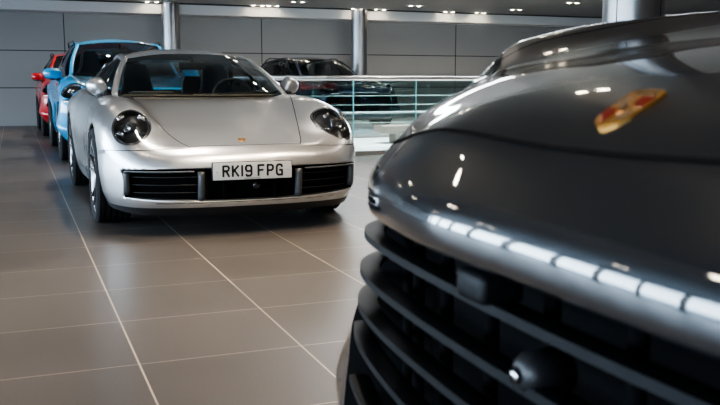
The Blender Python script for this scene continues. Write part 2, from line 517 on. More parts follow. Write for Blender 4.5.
def mirror(parent, c, side, paint, size=(.235, .13, .155), armto=None):
    """door mirror: painted cap, dark foot and reflecting glass"""
    bm = bmesh.new(); n = 14; sx, sy, sz = size
    rings = []
    for i in range(n+1):
        u = i/n; th = u*PI/2                       # from rear rim to front pole
        y = .5*sy - sy*1.0*math.sin(th); k = math.cos(th)**.55 if i < n else .02
        ring = []
        for j in range(28):
            a = 2*PI*j/28; ca, sa = math.cos(a), math.sin(a)
            x = math.copysign(abs(ca)**.75, ca)*sx/2*k; z = math.copysign(abs(sa)**.8, sa)*sz/2*k
            z += .12*sz*(x*side/(sx/2)) * (1 if z < 0 else .1)
            z += (1-k)*-.01
            ring.append(bm.verts.new((x - side*(1-k)*.02, y, z)))
        rings.append(ring)
    for i in range(n):
        for j in range(28): bm.faces.new((rings[i][j], rings[i][(j+1) % 28], rings[i+1][(j+1) % 28], rings[i+1][j]))
    bm.faces.new(rings[-1])
    bmesh.ops.recalc_face_normals(bm, faces=bm.faces)
    cap = obj('door_mirror', bm, paint, parent); cap.location = c
    bm = bmesh.new()
    rr = [[bm.verts.new((v[0]*.96, sy*.5-.012, v[1]*.96)) for v in
           [(math.copysign(abs(math.cos(2*PI*j/28))**.75, math.cos(2*PI*j/28))*sx/2, math.copysign(abs(math.sin(2*PI*j/28))**.8, math.sin(2*PI*j/28))*sz/2) for j in range(28)]]]
    bm.faces.new(rr[0]); obj('mirror_glass', bm, M['mirrorglass'], cap, smooth=False)
    bm = bmesh.new()
    a = Vector((-side*sx*.28, 0, -sz*.38)); b = Vector(armto)-Vector(c)
    tube(bm, [a+Vector((side*.045, -.02, .01)), a+Vector((0, -.02, -.01)), a+(b-a)*.5+Vector((0, 0, -.012)), b], [.035, .045, .036, .040], 12, flat=.75)
    tube(bm, [Vector((-sx*.36, -.01, -sz*.40)), Vector((0, -.02, -sz*.47)), Vector((sx*.36, -.01, -sz*.36))], [.012, .03, .012], 10, flat=.5)
    obj('mirror_foot', bm, M['plastic'], cap)
    return cap

def shield(parent, T, w, h, detail=True):
    """the crest: gold shield, striped quarters, antlers, small horse shield, name along the top"""
    def outline(k=1., n=10):
        pts = [(-.5, .42), (-.40, .47), (0, .50), (.40, .47), (.5, .42), (.5, -.02), (.46, -.2), (.32, -.36), (.14, -.46), (0, -.5), (-.14, -.46), (-.32, -.36), (-.46, -.2), (-.5, -.02)]
        return [(x*w*k, y*h*k) for x, y in pts][::-1]
    bm = bmesh.new(); prism(bm, outline(), .0035, T @ Matrix.Translation((0, 0, -.002)))
    base = obj('emblem', bm, M['gold'], parent, smooth=False)
    if not detail:
        bm = bmesh.new()
        prism(bm, [(.04*w, .04*h), (.44*w, .04*h), (.44*w, .26*h), (.04*w, .26*h)], .002, T)
        prism(bm, [(-.42*w, -.3*h), (-.04*w, -.3*h), (-.04*w, -.04*h), (-.44*w, -.04*h)], .002, T)
        obj('emblem_stripes', bm, M['crimson'], base, smooth=False); return base
    bm = bmesh.new()
    for sx_, sy_ in ((1, 1), (-1, -1)):
        for k in range(3):
            x0 = (.05+k*.145)*w; x1 = x0+.085*w
            if sy_ > 0: y0, y1 = .03*h, .30*h
            else: y0, y1 = (.03*h, (.40-.09*k)*h)
            q = [(x0*sx_, y0*sy_), (x1*sx_, y0*sy_), (x1*sx_, y1*sy_), (x0*sx_, y1*sy_)]
            if sx_*sy_ < 0: q.reverse()
            prism(bm, q, .0052, T @ Matrix.Translation((0, 0, -.003)), mi=0)
    obj('emblem_stripes', bm, M['crimson'], base, smooth=False)
    bm = bmesh.new()
    def bar(pts, r): tube(bm, [T @ Vector((x*w, y*h, .0015)) for x, y in pts], r*w, 6)
    for cx, cy in ((-.27, .17), (.25, -.17)):
        for k in range(3):
            bar([(cx-.16, cy-.1+k*.08), (cx, cy-.06+k*.08), (cx+.16, cy-.1+k*.08)], .014)
    # small centre shield outline with prancing horse
    bar([(-.15, .13), (.15, .13), (.15, -.04), (0, -.17), (-.15, -.04), (-.15, .13)], .012)
    obj('emblem_antlers', bm, M['emblack'], base)
    bm = bmesh.new()
    prism(bm, [(x*w, y*h) for x, y in [(-.14, .12), (-.14, -.04), (0, -.16), (.14, -.04), (.14, .12)]], .0026, T)
    obj('emblem_inner_shield', bm, M['gold'], base, smooth=False)
    bm = bmesh.new()
    bar2 = lambda pts, r: tube(bm, [T @ Vector((x*w, y*h, .0028)) for x, y in pts], [q*w for q in r], 6)
    bar2([(.01, -.06), (0, 0), (-.02, .04), (-.05, .08), (-.085, .065)], [.03, .035, .028, .018, .01])
    bar2([(-.02, .03), (-.08, .02), (-.07, -.02)], [.012, .009, .006]); bar2([(-.02, .01), (-.09, -.02)], [.012, .007])
    bar2([(0, -.05), (-.05, -.09), (-.03, -.12)], [.016, .01, .006]); bar2([(.02, -.05), (.05, -.1)], [.016, .007])
    bar2([(.03, -.02), (.08, .0), (.085, -.05)], [.012, .01, .005])
    obj('emblem_horse', bm, M['emblack'], base)
    text('PORSCHE', base, T @ Matrix.Translation((0, .375*h, .0016)), .13*h, M['emblack'], 'emblem_lettering', ext=.0005, sx=.78)
    return base

def text(body, parent, T, size, mat, name, ext=.001, sx=1., off=0., track=1.):
    cu = bpy.data.curves.new(name, 'FONT'); cu.body = body; cu.size = size; cu.extrude = ext
    cu.align_x = 'CENTER'; cu.align_y = 'CENTER'; cu.offset = off; cu.space_character = track
    to = bpy.data.objects.new(name, cu); COL.objects.link(to)
    bpy.context.view_layer.update()
    me = bpy.data.meshes.new_from_object(to.evaluated_get(bpy.context.evaluated_depsgraph_get()))
    bpy.data.objects.remove(to)
    me.transform(T @ Matrix.Diagonal((sx, 1, 1, 1)))
    me.materials.clear(); return link(name, me, mat, parent)

def frame_T(o, xdir, ydir):
    x = Vector(xdir).normalized(); z = x.cross(Vector(ydir)).normalized(); y = z.cross(x)
    m = Matrix.Identity(4)
    for i in range(3): m[i][0], m[i][1], m[i][2], m[i][3] = x[i], y[i], z[i], o[i]
    return m

MIR = np.array([-1, 1, 1.])
def greenhouse(parent, paint, S, tint, wind):
    """S: dict of curves; every pane and panel is its own part"""
    N = 33
    wb = spl(S['wb'], N); wt = spl(S['wt'], N)                    # windscreen base/top, left to right
    ap = spl(S['ap'], 17)                                         # right A pillar base->top
    P = coons(wb, wt, ap*MIR, ap, S.get('wbulge', (0, -.03, .02)))
    bm = bmesh.new(); grid_bm(bm, P)
    obj('windscreen', bm, wind, parent)
    # dark frit band round the edge of the screen
    bm = bmesh.new()
    e = .0025
    for A, Bc in (((P[0], P[1])), ((P[-1], P[-2]))):
        G = np.stack([A, A+(Bc-A)*S.get('frit', 1.)]) + np.array([0, -e, e]); grid_bm(bm, G)
    for j, k in ((0, 1), (-1, -2)):
        G = np.stack([P[:, j], P[:, j]+(P[:, k]-P[:, j])*.6]) + np.array([0, -e, e]); grid_bm(bm, G)
    obj('windscreen_surround', bm, M['gloss'], parent)
    rail = spl(S['rail'], 41)                                     # right roof rail, A pillar top -> rear window top
    rt = spl(S['rt'], N)                                          # rear window top, left to right
    R = coons(wt, rt, spl(S['rail'], 41)*MIR, rail, S.get('rbulge', (0, 0, .02)))
    bm = bmesh.new(); grid_bm(bm, R); obj('roof', bm, paint if not S.get('roofmat') else S['roofmat'], parent)
    rb = spl(S['rb'], N); cp = spl(S['cp'], 17)
    Q = coons(rt, rb, cp*MIR, cp, (0, .03, .03))
    bm = bmesh.new(); grid_bm(bm, Q); obj('rear_window', bm, tint, parent)
    for sg in (1, -1):
        k = np.array([sg, 1, 1.])
        topc = spl(S['sidetop'], 49)*k; belt = spl(S['belt'], 49)*k
        G = np.stack([belt*(1-v)+topc*v + np.array([sg*.05*math.sin(PI*v), 0, 0]) for v in np.linspace(0, 1, 9)])
        bm = bmesh.new(); grid_bm(bm, G, flip=sg < 0); obj('side_window', bm, tint, parent)
        bm = bmesh.new()
        tube(bm, [tuple(p) for p in (spl(S['ap'], 20)*k)][:-1] + [tuple(p) for p in rail*k] + [tuple(p) for p in (cp*k)][1:], S.get('pr', .03), 10, flat=.55, up=(sg*.5, 0, 1))
        obj('roof_pillar', bm, paint, parent)
        bm = bmesh.new(); tube(bm, [tuple(p) for p in belt], .012, 8); obj('window_trim', bm, M['gloss'], parent)
        for yy in S.get('bpill', []):
            i = int(np.argmin(abs(belt[:, 1]-yy))); j = int(np.argmin(abs(topc[:, 1]-yy-.08)))
            bm = bmesh.new(); tube(bm, [tuple(belt[i]), tuple((belt[i]+topc[j])/2+np.array([sg*.052, 0, 0])), tuple(topc[j])], .03, 8, flat=.4, up=(sg, 0, 0)); obj('door_pillar', bm, M['gloss'], parent)
# ------------------------------------------------------------------ shared car fittings
def opening_faces(B, f, reg, vec, mi, wall_mi=None):
    B.cut(f, reg)
    fs = pick(B.bm, lambda c: reg(c) and f(c) < 0)
    if fs: recess(B.bm, fs, vec, mi, wall_mi)

def follow(B, xs, z, inset=0., zf=None):
    """points on the nose at height z for a list of x"""
    out = []
    for x in xs:
        zz = zf(x) if zf else z
        h, n = B.front(x, zz)
        if h is None: continue
        nn = Vector((n.x, n.y, 0)).normalized()
        out.append((h - nn*inset, n))
    return out

def headlamp(B, parent, ctr, axis, a, b, side, roll=0., depth=.05, style='round'):
    """cut the lens out of the skin, sink a bowl, fit lamp elements"""
    n = Vector((axis[0]*side, axis[1], axis[2])).normalized()
    u = Vector((0, 0, 1)).cross(n).normalized(); v = n.cross(u).normalized()
    if u.x*side < 0: u = -u
    if roll:
        u, v = u*math.cos(roll)+v*math.sin(roll), v*math.cos(roll)-u*math.sin(roll)
    C0 = Vector((ctr[0]*side, ctr[1], ctr[2]))
    h, nn = B.cast(C0+n*.6, -n)
    C0 = h
    def f(c):
        d = c-C0; return (math.hypot(d.dot(u)/a, d.dot(v)/b)-1)*min(a, b)
    reg = lambda c: (c-C0).length < 2.4*max(a, b) and (c-C0).dot(n) > -.22 and c.x*side > 0
    rim_pts = []
    for k in range(49):
        t = 2*PI*k/48
        q = C0+u*a*1.03*math.cos(t)+v*b*1.03*math.sin(t)
        hh, hn = B.cast(q+n*.5, -n)
        if hh is not None: rim_pts.append((hh, hn))
    rim_in = []
    for k in range(49):
        t = 2*PI*k/48
        q = C0+u*a*.955*math.cos(t)+v*b*.955*math.sin(t)
        hh, hn = B.cast(q+n*.5, -n)
        if hh is not None: rim_in.append((hh, hn))
    B.cut(f, reg)
    fs = pick(B.bm, lambda c: reg(c) and f(c) < 0)
    lens = obj('headlight', copy_faces(fs, .0015), M['lens'], parent)
    recess(B.bm, fs, -n*depth, 4, 4)
    ribbon('lamp_ring', rim_pts, .014, M['rim'] if style == 'round' else M['gloss'], lens, off=.002)
    ribbon('lamp_bezel', rim_in, .008, M['chrome'] if style == 'round' else M['gloss'], lens, off=-.008)
    T = Matrix((( u.x, v.x, n.x), (u.y, v.y, n.y), (u.z, v.z, n.z)))
    O = C0 - n*(depth*.55)
    if style == 'round':
        bm = bmesh.new(); bx(bm, O, (a*.56, b*.50, .03), rot=T, bev=.012)
        obj('lamp_projector', bm, M['ledblock'], lens)
        for k, (ca, cb) in enumerate(((-.56, .44), (.56, .44), (-.56, -.38), (.56, -.38))):
            bm = bmesh.new()
            c = O+u*a*ca+v*b*cb+n*.01
            bx(bm, c, (a*.40, b*.20, .02), rot=T @ Matrix.Rotation(math.radians(28)*(1 if ca*cb < 0 else -1), 3, 'Z') @ Matrix.Rotation(.0, 3, 'X'), bev=.006)
            obj('light_element', bm, M['led'], lens)
        bm = bmesh.new(); bx(bm, O-v*b*.62+n*.005, (a*.18, b*.18, .012), rot=T, bev=.004)
        obj('amber_reflector', bm, M['amber'], lens)
        bm = bmesh.new()
        lathe(bm, [(0, .0), (.006, .016), (.012, .02), (.0, .022)], 'z', 20)
        for vv in bm.verts: vv.co = T @ vv.co + O + n*.02 + u*a*.25*side*0 - v*b*.15 + u*a*.2
        obj('lamp_bulb', bm, M['chrome'], lens)
    else:
        for k in range(4):
            bm = bmesh.new()
            c = O+u*a*(-.42+.26*k)+v*b*(.10-.05*k)+n*.008
            bx(bm, c, (a*.15, b*.42, .018), rot=T, bev=.006)
            obj('light_element', bm, M['led'], lens)
        bm = bmesh.new(); bx(bm, O-u*a*.05+v*b*.02, (a*1.1, b*.75, .012), rot=T, bev=.006)
        obj('lamp_projector', bm, M['ledblock'], lens)
    return lens

GLYPH = {
    'R': [[(0, 0), (0, 1), (.62, 1), (.9, .93), (1, .78), (.9, .6), (.62, .52), (0, .52)], [(.5, .52), (1, 0)]],
    'K': [[(0, 0), (0, 1)], [(1, 1), (0, .40)], [(.30, .60), (1, 0)]],
    'I': [[(.5, 0), (.5, 1)]],
    '9': [[(.06, .12), (.2, 0), (.75, 0), (1, .16), (1, .84), (.8, 1), (.2, 1), (0, .86), (0, .62), (.2, .46), (.8, .46), (1, .6)]],
    'F': [[(0, 0), (0, 1), (1, 1)], [(0, .53), (.82, .53)]],
    'P': [[(0, 0), (0, 1), (.66, 1), (.93, .92), (1, .75), (.93, .56), (.66, .47), (0, .47)]],
    'G': [[(.98, .80), (.85, .97), (.65, 1), (.3, 1), (.08, .92), (0, .75), (0, .25), (.08, .08), (.3, 0), (.98, 0), (.98, .46), (.55, .46)]]}
def char_mesh(ch, w, h, x0, z0, bm, y):
    r = .0066
    for st in GLYPH[ch]:
        pts = [(x0+r+px*(w-2*r), z0+r+pz*(h-2*r)) for px, pz in st]
        for (xa, za), (xb, zb) in zip(pts[:-1], pts[1:]):
            L = math.hypot(xb-xa, zb-za); ang = math.atan2(zb-za, xb-xa)
            bx(bm, ((xa+xb)/2, y, (za+zb)/2), (L+r*1.1, .0012, 2*r), rot=Matrix.Rotation(-ang, 3, 'Y'))

def number_plate(parent, y, z, reg_a, reg_b):
    bm = bmesh.new(); bx(bm, (0, y, z), (.52, .006, .111), bev=.0028)
    pl = obj('number_plate', bm, M['plate'], parent, ang=30)
    bm = bmesh.new()
    W = lambda s: sum(.014 if c == 'I' else .050 for c in s)+.011*(len(s)-1)
    tot = W(reg_a)+.033+W(reg_b); x = -tot/2
    for s in (reg_a, reg_b):
        for c in s:
            w = .014 if c == 'I' else .050
            char_mesh(c, w, .079, x, z-.0395, bm, y-.0040); x += w+.011
        x += .033-.011
    obj('registration_lettering', bm, M['ink'], pl, smooth=False)
    bm = bmesh.new(); bx(bm, (-.005, y-.0036, z-.0485), (.11, .0006, .0028)); obj('dealer_line', bm, M['ink'], pl)
    for sx in (-1, 1):
        bm = bmesh.new(); lathe(bm, [(y-.0062, .0), (y-.0060, .005), (y-.003, .007)], 'y', 16, c=(sx*.235, 0, z)); obj('screw_cap', bm, M['plate'], pl)
    bm = bmesh.new(); bx(bm, (0, y+.012, z), (.53, .018, .118), bev=.004); obj('plate_holder', bm, M['plastic'], pl)
    return pl

BODY_MATS = lambda paint: [paint, M['void'], M['plastic'], M['cabin'], M['bowl']]

# ------------------------------------------------------------------ low sports coupe
def sports_coupe(label, loc):
    root = thing('sports_car', label, 'car', loc)
    paint = M['silver']
    clev = [0, .15, .35, .55, .75, .9, 1]
    nose = [.12, .04, .012, .0, .012, .05, .12]
    crn = [.08, .03, .005, 0, .012, .05, .10]
    side = [.06, .02, .0, 0, .008, .035, .09]
    door = [.05, .03, .015, .0, .015, .045, .09]
    rear = [.15, .05, .0, .0, .04, .10, .20]
    ct = [(0, 0, .135, nose), (.3, .012, .135, nose), (.55, .060, .14, nose), (.72, .155, .145, crn), (.82, .275, .15, crn), (.876, .44, .16, side), (.907, .72, .17, side),
          (.92, 1.0, .18, side), (.905, 1.6, .18, door), (.90, 2.2, .18, door), (.912, 2.8, .18, door), (.926, 3.4, .19, side), (.915, 3.9, .2, side), (.86, 4.22, .22, rear),
          (.72, 4.41, .24, rear), (.4, 4.5, .25, rear), (0, 4.52, .25, rear)]
    tx = [0, .3, .5, .6, .68, .76, .84, .93]
    ty = [0, .12, .22, .335, .445, .555, .68, .95, 1.3, 1.7, 2.2, 2.8, 3.4, 3.9, 4.3, 4.52]
    T = [[.55, .545, .535, .53, .53, .52, .50, .48],
         [.582, .58, .57, .565, .562, .556, .54, .50],
         [.606, .602, .592, .600, .608, .602, .575, .53],
         [.636, .630, .628, .665, .692, .683, .640, .57],
         [.664, .658, .664, .730, .770, .760, .705, .61],
         [.690, .684, .700, .780, .820, .808, .750, .65],
         [.717, .710, .730, .812, .850, .838, .782, .68],
         [.782, .775, .795, .855, .880, .868, .815, .71],
         [.868, .862, .862, .885, .898, .885, .838, .75],
         [.90, .90, .895, .897, .903, .893, .85, .76],
         [.92, .92, .915, .912, .912, .90, .86, .78],
         [.94, .94, .935, .93, .93, .92, .885, .81],
         [.95, .95, .945, .95, .958, .95, .91, .84],
         [.90, .90, .90, .905, .912, .905, .87, .81],
         [.81, .81, .80, .80, .80, .785, .75, .70],
         [.74, .74, .73, .72, .71, .70, .68, .64]]
    B = Body(ct, 5, 13, clev, tx, ty, T, nf=48, nside=150, nr=48, nz=36, smooth=3)
    bm = B.bm
    # lower lip in black
    B.cut(lambda c: c.z-.195, lambda c: c.z < .3 and c.y < .62)
    for f in pick(bm, lambda c: c.z < .195 and c.y < .62): f.material_index = 2
    # air intakes right across the nose
    def zt(x): return .452-.01*min(1, abs(x)/.8)**4
    def zb(x): return .236+.028*min(1, abs(x)/.8)**2
    def fin(c):
        dx = abs(c.x)-.785-(c.z-.35)*.12
        return max(dx, c.z-zt(c.x), zb(c.x)-c.z)
    slp = {z: [(follow(B, np.linspace(.345*sg, .765*sg, 18), z, .03)) for sg in (1, -1)] for z in (.395, .345, .295)}
    drl = [follow(B, np.linspace(.37*sg, .775*sg, 18), .432, -.001) for sg in (1, -1)]
    vane = [[(follow(B, [xx*sg], z, .012) or [(None, None)])[0][0] for z in np.linspace(.245 if xx < .5 else .285, .43, 7)] for sg in (1, -1) for xx in (.325, .775)]
    bright = [follow(B, np.linspace(-.36, .36, 30), .449, .0), follow(B, np.linspace(-.60, .60, 50), .228, -.002)]
    opening_faces(B, fin, lambda c: c.y < .5 and .1 < c.z < .6, Vector((0, .10, 0)), 1, 2)
    # wheel arches
    for yc, r in ((.985, .372), (3.435, .385)): arch(B, yc, .335, r, .60, 1)
    # headlights
    for sg in (-1, 1):
        headlamp(B, root, (.703, .40, .702), (.20, -.955, .21), .117, .130, sg)
    # cabin opening
    wo = lambda y: float(np.interp(y, [1.3, 1.6, 2.3, 3.0, 3.7], [.60, .69, .76, .77, .66]))
    fc = lambda c: max(abs(c.x)-wo(c.y), 1.33+.35*c.x*c.x-c.y, c.y-3.72)
    B.cut(fc, lambda c: c.z > .7 and 1.1 < c.y < 4.0)
    fs = pick(bm, lambda c: c.z > .7 and 1.1 < c.y < 4.0 and fc(c) < 0)
    recess(bm, fs, Vector((0, 0, -.42)), 3, 3)
    # bonnet
    hw = lambda y: float(np.interp(y, [.1, .14, .25, .5, .9, 1.25], [.35, .372, .412, .475, .56, .64]))
    y0 = lambda x: .135+.10*x*x
    fh = lambda c: max(abs(c.x)-hw(c.y), y0(c.x)-c.y, c.y-(1.27+.35*c.x*c.x))
    edge = [(hw(y), y) for y in np.linspace(1.3, .155, 40)] + [(x, y0(x)) for x in np.linspace(.372, 0, 14)]
    gp = [B.above(x, y) for x, y in edge]
    gp = gp + [B.above(-x, y) for x, y in edge[::-1]]
    B.cut(fh, lambda c: c.z > .45 and c.y < 1.6)
    fs = pick(bm, lambda c: c.z > .45 and c.y < 1.6 and fh(c) < 0)
    hood = obj('bonnet', split_off(bm, fs), paint, root)
    ribbon('panel_gap', gp, .006, M['void'], hood)
    # bumper seam from bonnet corner out to the wheel arches, and door shut lines
    for sg in (1, -1):
        pts = []
        for x, z in zip(np.linspace(.40, .835, 26), np.interp(np.linspace(0, 1, 26), [0, .5, 1], [.574, .565, .56])):
            h, n = B.front(x*sg, z)
            if h is not None: pts.append((h, n))
        h = [B.side(sg, y, .56-.005*i) for i, y in enumerate(np.linspace(.36, .62, 8))]
        ribbon('panel_gap', [p for p in pts if p[0].y < .34] + [q for q in h if q[0] is not None], .005, M['void'], root)
        dl = [B.side(sg, 1.62-.03*math.sin(PI*i/14), z) for i, z in enumerate(np.linspace(.84, .30, 15))] + [B.side(sg, y, .27) for y in np.linspace(1.68, 2.72, 12)] + [B.side(sg, y, z) for y, z in zip(np.linspace(2.78, 2.86, 12), np.linspace(.3, .86, 12))]
        ribbon('door_gap', dl, .006, M['void'], root)
        # side marker lamp on the bumper corner
        sm = [B.side(sg, y, z) for y, z in zip(np.linspace(.44, .60, 8), np.linspace(.545, .53, 8))]
        ribbon('side_marker', sm, .028, M['grey'], root, off=.004)
    body = obj('body_shell', bm, BODY_MATS(paint), root)
    # nose fittings
    for z, ll in slp.items():
        for pn in ll:
            b2 = bmesh.new(); tube(b2, [p for p, n in pn], .005, 8, flat=.6); obj('intake_slat', b2, M['plastic'], root)
    for pn in drl:
        b2 = bmesh.new(); tube(b2, [p for p, n in pn], .009, 8, flat=.6); obj('daytime_lamp', b2, M['grey'], root)
    for pn in vane:
        pn = [p for p in pn if p is not None]
        b2 = bmesh.new(); tube(b2, pn, .024, 10); obj('intake_vane', b2, M['vane'], root)
    ribbon('trim_strip', bright[1], .008, M['chrome'], root)
    ribbon('trim_strip', bright[0], .005, M['chrome'], root)
    b2 = bmesh.new(); bx(b2, (0, .10, .33), (.56, .03, .16), bev=.01); bx(b2, (-.17, .07, .33), (.02, .06, .17), bev=.004); bx(b2, (.17, .07, .33), (.02, .06, .17), bev=.004)
    obj('intake_duct', b2, M['void'], root)
    b2 = bmesh.new(); lathe(b2, [(.04, .0), (.042, .026), (.06, .032), (.09, .034)], 'y', 24, c=(.045, 0, .325)); obj('radar_sensor', b2, M['gloss'], root)
    number_plate(root, -.022, .4315, 'RKI9', 'FPG')
    h, n = B.above(0, .245)
    shield(root, frame_T(h+n*.001, (1, 0, 0), Vector((0, 1, 0))-n*n.y), .052, .066, detail=False)
    # screen, roof, glass
    S = dict(wb=[(-.69, 1.52, .885), (-.60, 1.435, .882), (-.3, 1.325, .878), (0, 1.29, .878), (.3, 1.325, .878), (.60, 1.435, .882), (.69, 1.52, .885)],
             wt=[(-.535, 2.12, 1.185), (-.3, 2.03, 1.222), (0, 2.0, 1.233), (.3, 2.03, 1.222), (.535, 2.12, 1.185)],
             ap=[(.69, 1.52, .885), (.625, 1.80, 1.045), (.535, 2.12, 1.185)],
             rail=[(.535, 2.12, 1.185), (.53, 2.4, 1.222), (.525, 2.7, 1.225), (.515, 3.05, 1.175)],
             rt=[(-.515, 3.05, 1.175), (-.3, 3.08, 1.20), (0, 3.1, 1.21), (.3, 3.08, 1.20), (.515, 3.05, 1.175)],
             rb=[(-.56, 3.78, .945), (0, 3.86, .945), (.56, 3.78, .945)],
             cp=[(.515, 3.05, 1.175), (.54, 3.42, 1.07), (.56, 3.78, .945)],
             sidetop=[(.70, 1.54, .895), (.635, 1.80, 1.04), (.555, 2.12, 1.17), (.55, 2.4, 1.205), (.545, 2.7, 1.205), (.56, 3.0, 1.15), (.64, 3.35, 1.03), (.70, 3.55, .955)],
             belt=[(.70, 1.54, .895), (.775, 2.0, .905), (.79, 2.5, .92), (.775, 3.1, .935), (.70, 3.55, .955)],
             rbulge=(0, 0, .022), wbulge=(0, -.035, .03), pr=.030, bpill=[2.75], frit=.35)
    greenhouse(root, paint, S, M['tinted'], M['windscreen'])
    # rear quarter panels joining roof to haunch
    for sg in (1, -1):
        b2 = bmesh.new()
        a = np.array([(.53, 3.05, 1.17), (.58, 3.42, 1.05), (.60, 3.80, .94)])*np.array([sg, 1, 1.]); c = np.array([(.60, 3.05, 1.14), (.70, 3.42, .99), (.72, 3.78, .90)])*np.array([sg, 1, 1.])
        A_, C_ = spl(a, 17), spl(c, 17); grid_bm(b2, np.stack([A_*(1-v)+C_*v+np.array([sg*.03*math.sin(PI*v), 0, .02*math.sin(PI*v)]) for v in np.linspace(0, 1, 6)]), flip=sg > 0)
        obj('rear_quarter_panel', b2, paint, root)
    # cabin
    b2 = bmesh.new(); bx(b2, (0, 1.72, .83), (1.24, .42, .14), bev=.05); bx(b2, (-.35, 1.85, .89), (.34, .2, .07), bev=.03); obj('dashboard', b2, M['dash'], root)
    b2 = bmesh.new(); bx(b2, (0, 2.3, .52), (.22, 1.1, .3), bev=.04); obj('centre_console', b2, M['cabin'], root)
    for sx in (-.36, .36):
        seat(root, (sx, 2.3, .34), M['seat'])
    for sx in (-.28, .28): seat(root, (sx, 3.0, .24), M['seat'], wide=.42)
    steering(root, (.36, 1.98, .86), M['cabin'])
    b2 = bmesh.new(); bx(b2, (0, 1.94, 1.135), (.22, .03, .06), bev=.012); tube(b2, [(0, 1.94, 1.15), (0, 1.93, 1.195)], .012); obj('rearview_mirror', b2, M['cabin'], root)
    for sg in (1, -1): mirror(root, (sg*.795, 1.72, .962), sg, paint, (.150, .13, .152), armto=(sg*.765, 1.80, .87)).rotation_euler = (0, sg*.42, 0)
    for sg in (1, -1):
        wheel_parts(root, (sg*.795, .985, .338), .338, .245, sg, .262)
        wheel_parts(root, (sg*.775, 3.435, .345), .345, .30, sg, .272)
    for sg in (1, -1):
        b2 = bmesh.new(); tube(b2, [(sg*.1, 1.40, .905), (sg*.35, 1.43, .915), (sg*.58, 1.50, .915)], .008, 6); obj('wiper', b2, M['plastic'], root)
    b2 = bmesh.new(); bx(b2, (0, 2.25, .20), (1.5, 3.7, .06), bev=.01); obj('underbody', b2, M['void'], root)
    b2 = bmesh.new(); G = np.stack([follow_rear(B, z) for z in (.70, .735, .765)]); grid_bm(b2, G); obj('tail_light', b2, M['crimson'], root)
    return root

def follow_rear(B, z):
    out = []
    for x in np.linspace(-.78, .78, 40):
        h, n, i, d = B.bvh.ray_cast(Vector((x, 6, z)), Vector((0, -1, 0)))
        out.append(h + Vector((0, .004, 0)) if h is not None else Vector((x, 4.4, z)))
    return np.array([tuple(p) for p in out])

